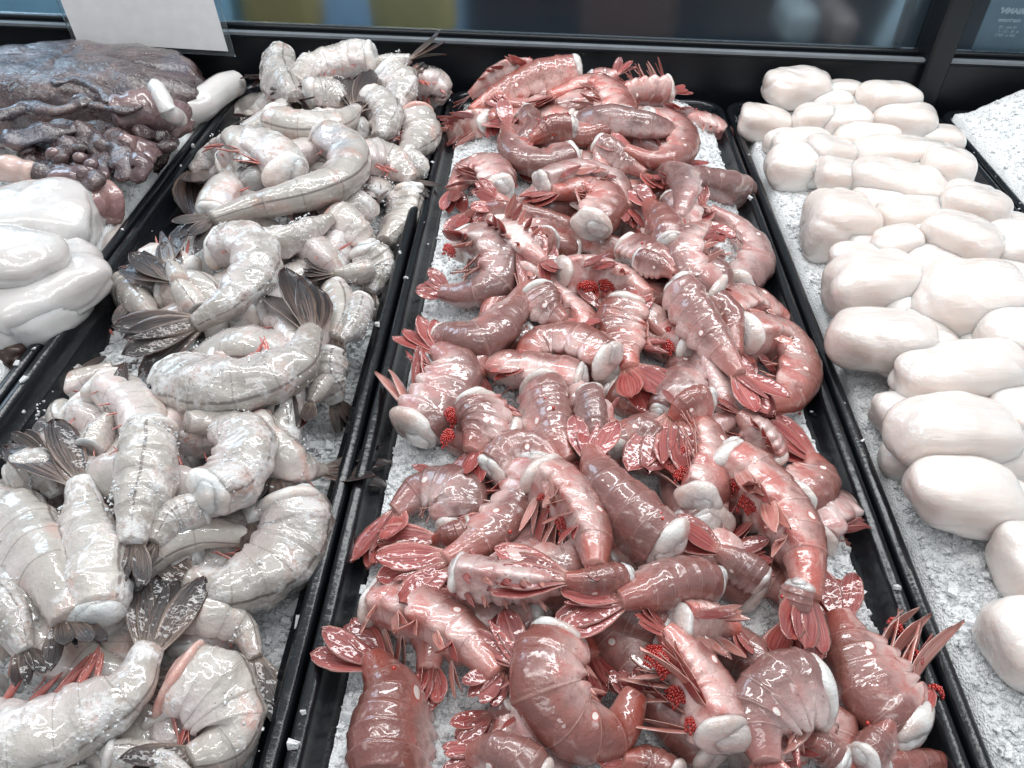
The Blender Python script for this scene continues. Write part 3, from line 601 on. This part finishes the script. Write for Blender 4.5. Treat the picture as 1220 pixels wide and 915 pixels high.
PK = [
# back of the heap
("red shrimp lying at the far left corner of the heap, pale legs facing the camera", [(636,84),(598,88),(560,114)], 32, -105, None, .9),
("small red tail fan standing up at the very top back of the shrimp heap", [(708,97),(722,94),(736,88)], 28, 60, (752,70), .4),
("shrimp with a round white cut end at the back right of the heap", [(794,106),(758,108),(722,118)], 34, 150, None, .8),
("long brown shrimp with its back up sloping down left at the back of the heap", [(684,84),(645,92),(600,112),(562,134)], 36, -20, (545,142), .3),
("shrimp with white cut end and dark pleated fan at top centre of the heap", [(738,142),(728,118),(702,104),(655,116)], 42, -80, (618,128), .9),
("red shrimp by the left rim below the far corner with a comb of legs", [(582,145),(550,153),(524,175)], 36, -100, (510,204), .9),
("shrimp with splayed brown red fan at the back right edge by the rim", [(868,170),(845,150),(812,138)], 30, -60, (800,128), .8),
("shrimp with round white cut end enclosed by a curled one, upper left of the heap", [(680,152),(655,155),(632,168)], 36, 30, None, .2),
("shrimp curled like a letter C around a white cut end, upper left of the heap", [(680,184),(645,196),(612,182),(604,150)], 36, 70, (592,128), .4),
("tail pointing down right from the top middle of the heap, pink fan spread", [(715,172),(742,192),(768,208)], 30, 20, (794,226), .3),
("glossy shrimp curled in a hook at the upper right of the heap", [(772,145),(802,154),(812,178),(782,192),(745,178)], 40, 70, (718,160), .3),
("grey purple shrimp with white cut end reaching over the right rim", [(884,231),(862,224),(828,216),(802,214)], 42, 30, None, .3),
("shrimp with a round ball of white flesh toward the camera at the upper left", [(593,224),(584,204),(560,206),(540,228)], 44, -70, (536,246), .9),
("shrimp with white cut end and spiny pale legs across the upper middle", [(648,218),(690,208),(730,218),(747,248)], 40, 95, None, 1.),
("long slim reddish tail running from the left edge across to the centre", [(738,300),(690,282),(640,262),(590,250),(558,256)], 30, -15, (538,272), .2),
("plump shrimp with dark back, white flesh below and long red legs swept left", [(705,268),(722,245),(700,228),(660,230)], 48, -80, (622,240), 1.),
("grey brown shrimp seen from its back, right of the centre in the upper heap", [(800,298),(790,270),(772,244)], 50, 10, None, .3),
("shrimp with open pale belly and red flaps beside an upright tail, upper left centre", [(596,275),(622,292),(648,312)], 42, 165, None, 1.),
("shrimp curled in a hook at the right rim with white belly showing", [(880,340),(900,308),(880,274),(845,250)], 42, -85, (806,240), .6),
("curled shrimp with bright red tail flap over its own belly, right of the heap", [(850,345),(822,325),(818,292),(842,268)], 44, 85, (872,286), .7),
("pale pink shrimp curled at the left rim with red fan and bristling legs", [(562,288),(590,300),(590,335),(558,350),(528,348)], 56, 85, (496,332), 1., [(535,303,8)]),
("shrimp with clear white cut end, comb of red roe and pink leg flaps, upper centre", [(672,325),(708,326),(748,338),(772,352)], 50, 110, (745,358), 1., [(700,345,9),(722,343,9)]),
("shrimp with white head end partly under a brown blade, right of centre", [(750,298),(782,308),(805,322)], 42, 50, None, .3),
("brown tail with closed pointed fan lying over the shrimp just right of centre", [(762,310),(785,318),(803,328)], 30, 0, (826,344), .1),
("glossy shrimp whose tail stands straight up above its arched back, left of centre", [(534,405),(570,408),(604,382),(626,342)], 54, -50, (650,282), .5),
("brown shrimp under the upright tail with a small closed dark fan", [(640,350),(652,372),(672,384)], 44, 40, (716,404), .2),
("long straight brown shrimp seen from above with banded back, ending in a pleated fan", [(810,345),(832,382),(856,415),(880,448)], 50, 15, (926,488), .2),
("shrimp at the right rim whose grey pointed tail reaches over the black edge", [(860,372),(890,360),(925,378),(948,405)], 46, 70, (976,428), .6),
("big curled shrimp against the right rim, plump pale belly and bits of roe", [(888,398),(925,405),(948,440),(935,474),(900,487)], 58, 85, (862,470), .7, [(893,412,9)]),
("pinkish shrimp right of the centre with white flaps and roe along its right side", [(748,366),(738,400),(752,440)], 58, -70, (788,482), 1., [(796,402,8),(795,418,8)]),
("dark brown shrimp arched crosswise over a pale cut end, left of centre", [(722,428),(680,410),(642,414),(620,436)], 50, -60, (588,452), .5),
("broad brown shrimp below the arched one, clear white cut end toward the back", [(648,462),(652,495),(662,528),(676,552)], 62, 20, None, .6),
("shrimp by the left rim with raised red fan, pink leg fringe, creamy cut end", [(498,510),(528,478),(542,442),(520,418)], 70, -75, (484,384), 1.2),
("shrimp with grey back and white spot, roe along its left, below the fringed one", [(566,484),(578,508),(564,540)], 58, -60, None, .6, [(538,498,9),(534,524,9)]),
("orange pink slim shrimp with its back up, in the dark hollow left of centre", [(702,470),(706,500),(712,535)], 40, 10, None, .6),
("shrimp with a red oval tail blade in the centre hollow", [(780,530),(760,515),(740,508)], 40, -40, (718,500), .5),
("small red round fan pointing left at the left rim, half way down", [(566,585),(545,572),(520,566)], 34, -30, (488,556), .6),
("grey pink shrimp arched over roe with a thorny pale leg, left of centre", [(590,560),(612,542),(640,540),(662,556)], 52, 40, None, .7, [(598,528,10),(573,560,7)]),
("shrimp at the left rim with a wide glossy pink fan folded under its body", [(545,625),(545,592),(505,588),(472,612)], 62, -60, (436,676), .5),
("extra wide pink fan with shining ridges on the left, over the curled brown body", [(560,632),(540,640),(518,644)], 40, 10, (446,652), .1),
("long brown shrimp with glossy back running down left to a pointed tail", [(640,556),(622,602),(578,640),(530,668)], 62, 55, (448,702), 1.),
("brown shrimp behind the long red tail in the lower left centre, pale cut end left", [(548,682),(590,690),(640,694),(690,700)], 52, 110, None, .6),
("large red tail fan lying flat and pointing left, just below the centre", [(740,690),(705,694),(672,690)], 44, 10, (582,672), .1),
("shrimp with whitish belly, a line of bright roe and long pink leg blades, centre left", [(648,566),(676,592),(702,636),(708,675)], 66, 105, (730,700), 1.1, [(640,574,8),(650,600,9),(668,628,8)]),
("plump brown shrimp seen from the back with bright wet streaks, exact centre of lower heap", [(792,648),(758,618),(722,580),(704,540)], 78, 20, (716,492), .4),
("pale shrimp to the right of the hanging fan with open flaps and dark roe", [(832,592),(846,552),(838,512),(815,488)], 54, -100, None, 1., [(812,545,10),(810,568,9)]),
("glossy red fan hanging straight down over the centre right", [(842,478),(818,484),(800,500)], 40, -10, (786,572), .2),
("whitish shrimp with soft flaps just under the long straight one, right centre", [(922,546),(905,518),(880,492)], 46, -110, (850,475), .8),
("curled brown shrimp at the right rim with a bright red triangular fan", [(945,594),(972,574),(966,546)], 58, -70, (906,494), .4),
("big pale shrimp with a mass of bright red roe, long leg blades, right centre", [(868,548),(898,575),(938,622),(956,668),(960,712)], 76, 100, (962,788), 1.3, [(868,576,18),(892,606,13),(850,600,8)]),
("dark red fan spread under the leg blades in the lower centre", [(905,690),(880,672),(855,655)], 44, 10, (800,618), .3),
("peach shrimp with thick white cut end and wet shine, lower centre", [(838,694),(800,696),(765,708),(738,716)], 70, 30, (650,722), .5),
("shrimp bent over the right rim with white cut end and two hanging tail blades", [(972,640),(985,614),(1018,612),(1048,640)], 56, 80, (1076,714), .7),
("red brown shrimp with roe and an oval pink fan, lower right of centre", [(812,738),(850,740),(880,752)], 54, 125, (906,784), 1., [(820,728,11)]),
("shrimp with purple tinted fan hanging at the lower right", [(952,700),(946,725),(938,745)], 40, 0, (928,795), .3),
("big shrimp at the lower right rim with long white leg blades over the black edge", [(1076,862),(1048,832),(1018,778),(1000,732)], 88, 65, (984,672), 1.3, [(1064,752,9),(1088,788,8),(1112,828,7)]),
("brown pink tail blade folded upward over the lower right shrimp", [(1030,905),(1050,880),(1062,858)], 46, 20, (1086,792), .2),
("broad pink shrimp with big lumpy white cut end at the lower right", [(968,822),(930,828),(905,862),(915,910)], 88, -50, None, .6),
("dark maroon fan pointing up left beside the roe shrimp, lower left centre", [(644,822),(630,806),(616,788)], 44, 10, (574,728), .3),
("shrimp with orange red roe at its end and a pink oval fan, lower left", [(452,716),(505,732),(556,765),(592,805)], 70, 95, (560,838), 1.2, [(462,722,11),(478,732,8)]),
("small bright red pointed tail below the oval fan at the lower left", [(604,838),(594,846),(584,852)], 26, 0, (540,882), .1),
("large brown shrimp at the lower left rim, two red tail blades over the black edge", [(462,935),(464,880),(468,830),(446,785)], 98, 20, (388,740), .4),
("dark maroon shrimp at the bottom edge under the peach coloured one", [(640,930),(600,905),(560,900)], 66, -20, (520,905), .4),
("peach coloured shrimp curled in a tight round C with banded shell, bottom centre", [(662,768),(652,815),(682,866),(732,868),(756,826)], 82, -60, (742,785), .5),
("shrimp with thick cluster of dark red roe and pink oval flaps, bottom right of centre", [(862,872),(842,828),(815,782),(790,750)], 74, -110, (752,722), 1.2, [(786,790,17),(806,832,11),(822,868,8)]),
("dark shrimp between the two roe shrimps at the bottom edge", [(800,930),(770,912),(740,905)], 54, 0, None, .3),
("strip of reddish shell at the bottom right corner of the middle pan", [(1052,914),(1100,910),(1150,916)], 34, 20, None, .3),
("small shrimp with red legs poking out at the bottom right of the heap", [(1000,905),(980,890),(965,880)], 44, 40, None, .9, [(985,890,7)]),
]
for it in PK:
    shrimp(it[0], it[1], it[2], it[3], it[4], it[5], it[6] if len(it) > 6 else ())
filler(30, 1, .055, 'frost', 'grey prawn buried low in the left heap, only bits of frosted shell showing', 'buried grey prawns', .14, .86, .036, 0)
filler(26, 1, .06, 'grey', 'grey prawn buried low in the left heap, only bits of frosted shell showing', 'buried grey prawns', .13, .86, .034, 0)
GR = [
("brown tail tip sticking out left at the far back corner of the prawn heap", [(346,92),(332,90),(318,90)], 26, 0, (290,98), .0, 'grey', 0),
("grey brown double tail fan pointing up right at the far back corner", [(445,84),(468,78),(490,70)], 26, 10, (532,50), .0, 'frost', .6),
("short ragged tail below the double fan at the back right corner", [(470,100),(484,92),(494,86)], 24, 10, (510,74), .0, 'grey', 0),
("prawn with squared frosty cut end standing at the back left of the heap", [(332,74),(334,98),(352,118)], 46, 20, None, .3, 'frost', .8),
("frosted prawn lying along the back edge with a red spot near its cut end", [(440,68),(408,74),(372,84),(352,98)], 40, -50, None, .3, 'frost', .8),
("small ball of white prawn flesh in the second row of the heap", [(372,112),(392,114),(410,122)], 36, 20, None, .2, 'frost', 1.),
("ball shaped white prawn end at the back right, above another like it", [(462,90),(478,106),(472,130)], 40, 50, None, .2, 'frost', 1.),
("curled prawn with orange belly at the far right corner by the rim", [(494,94),(520,104),(520,126)], 40, 80, None, .6, 'raw', .6),
("round white prawn end below the ball shaped one, right of centre back", [(444,122),(460,142),(450,164)], 42, 40, None, .2, 'frost', 1.),
("prawn with red leg at the right rim, third from the back", [(492,140),(500,165),(482,184)], 46, 70, None, .9, 'raw', .6),
("blue grey slim prawn reaching over the left rim with dark spikes", [(240,174),(272,147),(305,128),(330,118)], 32, 20, None, .3, 'grey', .5),
("horizontal prawn with clear cut end at left and dark tail fan raised, upper heap", [(326,144),(362,152),(402,148),(424,130)], 42, -70, (430,92), .7, 'grey', .7),
("thickly frosted curled prawn with raw red centre at the left rim", [(342,206),(305,180),(262,182),(232,206)], 54, -80, (262,226), .7, 'frost', .8),
("small white round prawn end at the right rim beside the orange belly", [(482,190),(496,202),(488,214)], 30, 30, None, 0, 'frost', .9),
("prawn with orange brown belly right of the long banded prawn", [(428,190),(462,194),(492,216)], 46, 60, None, .6, 'raw', .5),
("frost covered prawn with a brown dimple hanging over the right rim", [(486,236),(480,265),(456,290)], 50, 40, None, .2, 'frost', .8),
("raw red meat end among the frosted prawns near the right rim", [(396,264),(420,276),(442,300)], 44, 50, None, .9, 'raw', .6),
("white lump of a prawn at the right rim above the ice", [(436,300),(450,326),(440,350)], 44, 30, None, .2, 'frost', .8),
("grey brown tail fan lying over the black left rim", [(282,258),(245,252),(210,246)], 26, 0, (174,230), .0, 'frost', .3),
("white prawn with dripping cut end hanging over the left rim", [(158,318),(142,298),(158,280),(192,272)], 42, -60, None, .3, 'frost', .7),
("longest prawn, banded peach shell and frosty thick curve, upper middle of the left heap", [(385,164),(414,184),(408,212),(362,232),(300,246),(250,262)], 50, 60, (212,284), .3, 'grey', .2),
("pointed straight prawn with frosted shell right below the longest one", [(292,292),(335,290),(368,276),(396,260)], 38, 0, False, .0, 'frost', .8),
("dull grey icy prawn lump behind the upright tail fan", [(286,372),(320,352),(352,352)], 60, 30, None, 0, 'frost', .7),
("brown tail pointing left beside the upright fan, right of centre", [(442,322),(420,326),(398,326)], 26, 10, (352,322), .0, 'grey', .3),
("bluish prawn behind the upright tail at the right", [(398,352),(406,380),(396,405)], 46, 20, None, .0, 'grey', .7),
("pale prawn on the ice near the right rim, behind the bluish one", [(428,366),(420,390),(404,408)], 38, 20, None, .0, 'frost', .6),
("short frosted prawn on the glassy ice at the middle right", [(390,428),(388,455),(400,480)], 50, 20, None, .4, 'frost', .8),
("blue grey prawn under the dark fans at the left", [(146,342),(168,362),(188,388)], 42, 0, None, .2, 'grey', .6),
("prawn with dark open tail fan pointing up left over the left rim", [(236,372),(222,352),(208,334)], 34, 10, (164,296), .0, 'grey', .2),
("small dark tail standing upright left of the ragged cut end", [(215,335),(208,322),(202,312)], 24, 10, (192,272), .0, 'grey', 0),
("prawn arched from a ragged white cut end to a dark folded tail, left centre", [(262,292),(294,296),(302,330),(270,362),(232,386)], 58, 70, (132,412), .3, 'frost', .8),
("striped white prawn curled at the left rim with a red leg tuft", [(114,380),(78,398),(64,428),(94,444)], 46, -75, (134,440), .9, 'grey', .6),
("glossy black brown tail fan resting on the ice in the dark gap", [(388,455),(378,468),(370,480)], 24, 10, (346,512), .0, 'grey', 0),
("big curved prawn with frosted body and upright tail, centre of the left heap", [(212,452),(255,464),(308,456),(350,432),(370,396)], 74, -70, (350,322), .8, 'frost', .7),
("long raw pink prawn side with brown tail lying diagonally at the left edge", [(-6,520),(48,482),(98,452),(136,438)], 36, 60, (172,440), .5, 'raw', .4),
("red raw meat scraps at the left edge below the diagonal prawn", [(-8,566),(12,542),(34,512)], 52, 60, None, 1.2, 'raw', .4),
("prawn end with dark fan pointing up, between the diagonal one and the white block", [(108,535),(122,512),(132,494)], 34, 10, (168,444), .0, 'grey', .3),
("pale pink prawn piece behind the tail at the left edge", [(22,572),(50,562),(68,592)], 50, 30, None, .2, 'frost', .6),
("raw pink prawn with dark glossy tail lying across the rim into the middle pan", [(302,506),(322,534),(350,556),(385,562)], 48, 40, (468,560), .9, 'raw', .5),
("small frosted piece left of the dark hollow in the lower heap", [(240,606),(205,620),(182,648)], 48, 20, None, .6, 'frost', .6),
("huge frost covered curled prawn at the lower right of the left heap", [(345,604),(350,640),(318,682),(268,700),(225,688)], 84, 70, None, .7, 'frost', .7),
("upright white block shaped prawn with ragged frosty top", [(178,520),(176,562),(164,612),(158,650)], 74, 10, None, .2, 'frost', .7),
("rounded frosted prawn with pink scratches and a blunt curled end, lower centre", [(252,588),(284,568),(292,532),(258,508),(222,504)], 66, -60, False, .0, 'frost', .9),
("long frosted prawn with dark back line and purple tail standing at the left", [(112,738),(112,680),(102,624),(94,574)], 78, -50, (44,508), .3, 'frost', .6),
("glossy clear shelled prawn at the left edge with dark edge line", [(-30,612),(22,636),(58,690),(80,742)], 84, 55, (98,790), .2, 'grey', .4),
("small pale prawn part at the left edge under the glossy clear one", [(-14,706),(14,740),(30,776)], 50, 30, None, 0, 'frost', .6),
("glossy grey banded prawn with its tail hanging down at the lower right", [(208,732),(250,736),(288,752),(304,786)], 46, 40, (314,872), .3, 'grey', .3),
("frosty pink raw prawn block at the bottom centre of the left heap", [(215,812),(258,836),(272,880),(225,905)], 92, 60, None, .7, 'raw', .5),
("white prawn end at the bottom edge of the left heap", [(134,902),(175,906),(225,925)], 44, 10, None, .0, 'frost', .8),
("large front prawn with red legs and wide open dark tail fan, bottom left corner", [(-30,886),(36,880),(100,858),(152,820),(178,772)], 88, -70, (206,674), 1., 'frost', .5),
]
for it in GR:
    shrimp(it[0], it[1], it[2], it[3], it[4], it[5], (), it[6], it[7], spread=1.)
# ------------------------------------------------------------------ scallops
SCL = [  # px, py, rx, ry, turn, block, label
(1003,112,24,18,0,0,"small scallop at the back row between two large ones"),
(1058,120,36,26,0,0,"round scallop at the back right corner with a smooth top"),
(950,104,40,26,0,0,"large scallop at the back left corner, topmost in the pan"),
(1075,146,34,24,0,0,"scallop just in front of the round back right one"),
(1116,168,28,20,-20,0,"narrow scallop by the right rim, second row"),
(913,147,34,25,0,0,"isolated round scallop at the far left rim edge, peach toned"),
(968,142,24,21,0,0,"small pink toned scallop between the isolated one and the domed one"),
(1008,147,28,23,0,1,"domed white scallop in the second row centre"),
(955,172,34,20,0,0,"flat scallop lying over the first row at left"),
(1030,166,38,20,0,0,"wide low scallop in the third row centre"),
(1128,197,32,26,-20,0,"rounded scallop by the right rim, third from the back"),
(1070,186,54,26,-5,0,"long flat scallop in the third row right of centre"),
(993,184,34,23,0,0,"shiny scallop left of centre in the third row"),
(943,199,31,28,0,1,"cube like white scallop at the left, standing alone on the ice"),
(1158,248,40,32,-30,0,"large scallop against the right rim, fourth row"),
(1005,212,34,24,0,0,"squashed scallop right of the cube like one"),
(1205,300,36,34,0,0,"scallop by the right edge of the photo, fifth row"),
(1075,226,60,34,-6,0,"widest pointed scallop in the upper middle of the heap"),
(1090,260,50,26,12,0,"slim scallop under the widest pointed one"),
(1000,266,41,44,0,1,"tall barrel shaped scallop at left standing on its end"),
(1070,290,30,20,0,0,"little scallop wedged in front of the slim one"),
(1145,288,50,38,-25,0,"broad angular scallop at right centre with bright shine"),
(1022,312,34,24,0,0,"scallop tucked below the barrel shaped one"),
(1204,345,38,34,0,0,"smooth scallop at the right edge beside the angular one"),
(1108,320,38,28,0,0,"scallop peeking out between the two big middle ones"),
(1040,338,54,42,0,0,"big crinkled scallop left of centre with wrinkled shine"),
(1212,405,42,38,10,0,"scallop cut by the right edge with a tiny red dot"),
(1152,358,62,50,-15,0,"largest trapezoid scallop in the centre of the heap"),
(1085,420,50,28,5,0,"scallop hidden under the drum shaped one and the pointed one"),
(1050,407,55,40,-3,1,"drum shaped scallop at the left with smooth oval face"),
(1215,500,40,34,0,0,"scallop end at the right edge between two pointed ones"),
(1140,446,84,38,4,0,"lens shaped scallop pointing left in the lower half"),
(1072,495,34,32,0,0,"pale scallop end resting on the ice left of the long one"),
(1138,518,80,44,-3,0,"long plump scallop below the lens shaped one"),
(1152,592,68,44,0,1,"squared block scallop at the front with flat shiny top"),
(1222,675,34,44,0,0,"scallop cut off by the right edge below the squared block"),
(1222,770,46,52,0,0,"nearest scallop, cut off by the right edge low on the ice"),
]
GAPS = [(985,125,26,20),(1030,130,26,18),(935,170,24,18),(975,205,26,20),(1040,205,34,20),(1110,210,36,22),(1100,185,34,20),(1045,245,34,22),(1120,250,36,24),(1035,300,30,24),(1070,312,34,24),(1110,290,36,24),(1190,280,34,28),(1170,315,34,28),(1085,372,36,30),(1100,400,40,30),(1195,385,36,30),(1180,420,40,30),(1100,478,40,28),(1180,478,44,30),(1085,545,36,26),(1190,545,44,34),(1200,600,34,34),(1010,345,26,26)]
SCL = [(a_, b_, c_, d_, random.uniform(-20, 20), 0, "scallop pressed down between its neighbours, only a small rounded part showing") for a_, b_, c_, d_ in GAPS]+SCL
for i, (px, py, rx, ry, rot, sq, lab) in enumerate(SCL):
    z = .02
    for _ in range(5):
        z = lift(px, py, z, .03); c = P(px, py, z); m = mpp(c); ra, rb_ = rx*m, ry*m; hs = [hq(c[0]+a*ra*.5, c[1]+b*rb_*.5) for a, b in ((0,0),(1,0),(-1,0),(0,1),(0,-1))]
        z = .5*z+.5*min(.5*max(hs)+.5*np.mean(hs)+rb_*.45, .07+.15*rb_)
    z = lift(px, py, z, .03); c = P(px, py, z)
    a = math.radians(rot+random.uniform(-16, 16)); ax = (np.array([math.cos(a), math.sin(a), 1.6*random.uniform(-.1, .1)]), np.array([-math.sin(a), math.cos(a), random.uniform(-.1, .1)]), np.array([0, 0, 1.]))
    V, f = blob(c, (ra*1.0, rb_*1.05, rb_*.84), ax, 64, 40, .17, 19, i*7.7, sq=.84 if sq else 1.08, crease=.05)
    o = mk('scallop', V, f, MSC, None, c-np.array([0, 0, rb_*.9])); props(o, lab, 'scallop', 'half hidden scallops' if i < len(GAPS) else 'white scallops heaped on ice'); o.rotation_euler[2] = 0
    stamp(c, min(ra, rb_)*.95, .85)
    for q in (-.5, .5):
        if rx > ry*1.3: stamp(c+ax[0]*q*ra, rb_*.8, .8)
# ------------------------------------------------------------------ squid and cuttlefish
def cut_mat():
    m, nt, b = mat('cuttlefish_skin'); g = N(nt)
    nz = g.noise(28, 5, .65, dist=.6); nf = g.noise(420, 3, .7)
    c = g.mix(g.sm(nz, .35, .65), c4(.022, .010, .014), c4(.105, .058, .055)); c = g.mix(g.sm(nf, .5, .68, 0., .45), c, c4(.19, .13, .125))
    c = g.mix(g.sm(g.noise(16, 2), .6, .7, 0., .6), c, c4(.05, .055, .09))
    g.L(c, b.inputs['Base Color']); wet(b, g, .25, 1., .04, .05, (1, .4, .4), .003)
    h = g.noise(60, 5, .6, dist=1.2); g.L(g.bump(h, .5, .004), b.inputs['Normal']); g.L(g.bump(g.noise(130, 3, .55, dist=1.2), .9, .0036), b.inputs['Coat Normal']); return m
MCU = cut_mat(); 
MPF = flesh('brown_fin_skin', c4(.22, .13, .125), c4(.12, .07, .075), c4(.3, .2, .19), 60, .3, 1., .1)
MPS = flesh('purple_pink_skin', c4(.42, .24, .22), c4(.30, .16, .16), c4(.55, .38, .34), 130, .3, .9, .2)
def spread_blob(px, py, rx, ry, z, hz, rot=0, amp=.15, fq=30, off=0., nu=90, nv=50, tilt=0., sq=1.):
    c = P(px, py, z); m = mpp(c); a = math.radians(rot); t = math.radians(tilt)
    ax = (np.array([math.cos(a)*math.cos(t), math.sin(a)*math.cos(t), math.sin(t)]), np.array([-math.sin(a), math.cos(a), 0]), np.array([-math.sin(t), 0, math.cos(t)]))
    return blob(c, (rx*m, ry*m, hz), ax, nu, nv, amp, fq, off, sq=sq, crease=.05), c
def tube(pts, r0, r1, n=40, m=14, off=0., amp=.15, fq=90, squash=1.):
    C, L = spline(pts, n); T, D, Lt = frames(C, 0); V = []
    for i in range(n):
        u = i/(n-1); rr = (r0+(r1-r0)*u)*min(1, (math.sin(PI*min(.5, u*4+.12)))**.5)*min(1, math.sin(PI*min(.5, (1-u)*5+.12))**.5)
        for j in range(m):
            a = 2*PI*j/m; q = C[i]+(D[i]*math.cos(a)*squash+Lt[i]*math.sin(a))*rr; V.append(q+(D[i]*math.cos(a)+Lt[i]*math.sin(a))*rr*amp*2*n3(q, fq, off))
    f = gridfaces(n, m); f += [tuple(range(m))[::-1], tuple(range((n-1)*m, n*m))]; return V, f
def pz(l, z): return [P(x, y, zz) for (x, y), zz in zip(l, z if hasattr(z, '__len__') else [z]*len(l))]
(bV, bF), c0 = spread_blob(92, 118, 158, 88, .006, .050, 8, .09, 20, 2.)
ro = empty('cuttlefish', c0, 'dark mottled purple brown cuttlefish, wet and glossy, under the white price card', 'cuttlefish'); 
mk('mantle', bV, bF, MCU, ro, c0)
V, f = tube(pz([(198,138),(232,130),(264,106),(285,98)], [.002,.010,.016,.012]), .020, .014, off=3., amp=.05, fq=50); mk('cut_edge', V, f, MSQ, ro, c0)
V, f = tube(pz([(182,100),(192,114),(200,134),(216,142)], [.074,.070,.058,.038]), .0075, .0085, 24, 12, 5.); mk('tentacle', V, f, MSQ, ro, c0)
V, f = tube(pz([(138,148),(170,136),(196,142),(204,158)], [.035,.04,.03,.015]), .022, .024, 36, 16, 7., .2); mk('fin', V, f, MPF, ro, c0)
for k_, (pp, zz, r0, r1) in enumerate(((  [(0,170),(40,164),(76,158),(100,150)], .042, .014, .009), ([(-10,140),(30,130),(70,132),(110,120)], .056, .009, .007), ([(60,100),(90,96),(120,108),(128,122)], .058, .006, .005), ([(90,118),(120,128),(150,132),(172,124)], .054, .008, .005))):
    V, f = tube(pz(pp, zz), r0, r1, 32, 12, k_*3., .35, 70, .6); mk('skin_fold', V, f, MCU, ro, c0)
ra_ = empty('cuttlefish', P(120, 195, .02), 'tangled dark purple arms and suckers of a second cuttlefish, below the mottled mantle', 'cuttlefish'); ca_ = P(120, 195, .02)
(bV, bF), _ = spread_blob(100, 190, 90, 40, .0, .030, 0, .2, 40, 9.); mk('head', bV, bF, MCU, ra_, ca_)
rr_ = random.Random(5)
for k_, pp in enumerate(([(70,172),(92,158),(118,172),(126,198),(112,214)],[(84,180),(100,172),(112,186),(104,200),(88,200)],[(30,196),(60,206),(96,214),(122,218)],[(118,168),(140,180),(150,200),(140,216)],[(140,170),(164,172),(180,184),(164,196)],[(46,178),(58,168),(76,176),(72,192)],[(142,196),(160,190),(170,202),(156,214)],[(20,180),(44,178),(60,190),(80,206)],[(98,160),(116,154),(134,160),(150,168)],[(60,214),(90,208),(112,204),(130,210)],[(160,160),(184,160),(200,168),(196,176)])):
    V, f = tube(pz(pp, [.030+.006*math.sin(k_*2.1+i*1.3) for i in range(len(pp))]), .0135-.0004*k_, .009, 40, 16, k_*4., .28, 75, .7); mk('arm', V, f, MPF if k_ in (4, 6, 9) else MCU, ra_, ca_)
for k_, (x, y) in enumerate(((94,188),(110,196),(100,206),(62,182))):
    c = P(x, y, .040); V, f = blob(c, (.0065, .0055, .005), np.eye(3), 16, 10, .2, 90, k_); mk('sucker', V, f, MPF, ra_, ca_)
V, f = tube(pz([(-30,196),(0,200),(28,204),(42,208)], .026), .013, .010, 30, 16, 2., .12); o = mk('squid_piece', V, f, flesh('pale_pink_flesh', c4(.68, .52, .46), c4(.62, .45, .4), c4(.75, .62, .56), 90), None, P(0, 205, .02)); props(o, 'pale pink smooth squid piece at the left edge above the white squid', 'squid piece')
cs = P(60, 310, .0)
rs = empty('squid', cs, 'large smooth white squid with rounded lobes filling the lower left pan', 'squid')
for nm_, px, py, rx, ry, z, hz, rot, off, am in (('mantle', 26, 350, 80, 96, .006, .028, -8, 1., .10), ('lobe', 44, 262, 74, 62, .014, .028, 14, 2., .10), ('lobe', 14, 312, 62, 50, .034, .020, -14, 7., .10), ('lobe', 86, 262, 20, 52, .012, .026, 12, 4., .08), ('lobe', 58, 350, 42, 76, .014, .020, -30, 14., .1)):
    (V, f), _ = spread_blob(px, py, rx, ry, z, hz, rot, am, 22, off); mk(nm_, V, f, MSQ, rs, cs)
(V, f), _ = spread_blob(14, 428, 26, 20, -.012, .014, 0, .2, 60, 3.); mk('skin_remnant', V, f, plain('dark_skin', (.05, .03, .025), .25, .6, .4, 200), rs, cs)
V, f = tube(pz([(60,236),(96,244),(118,242),(132,240)], [.018,.016,.010,.006]), .018, .022, 36, 20, 8., .1, 60); o = mk('squid_fin', V, f, MPS, None, P(110, 250, .0)); props(o, 'purple pink cone shaped squid end beside the white squid', 'squid end')
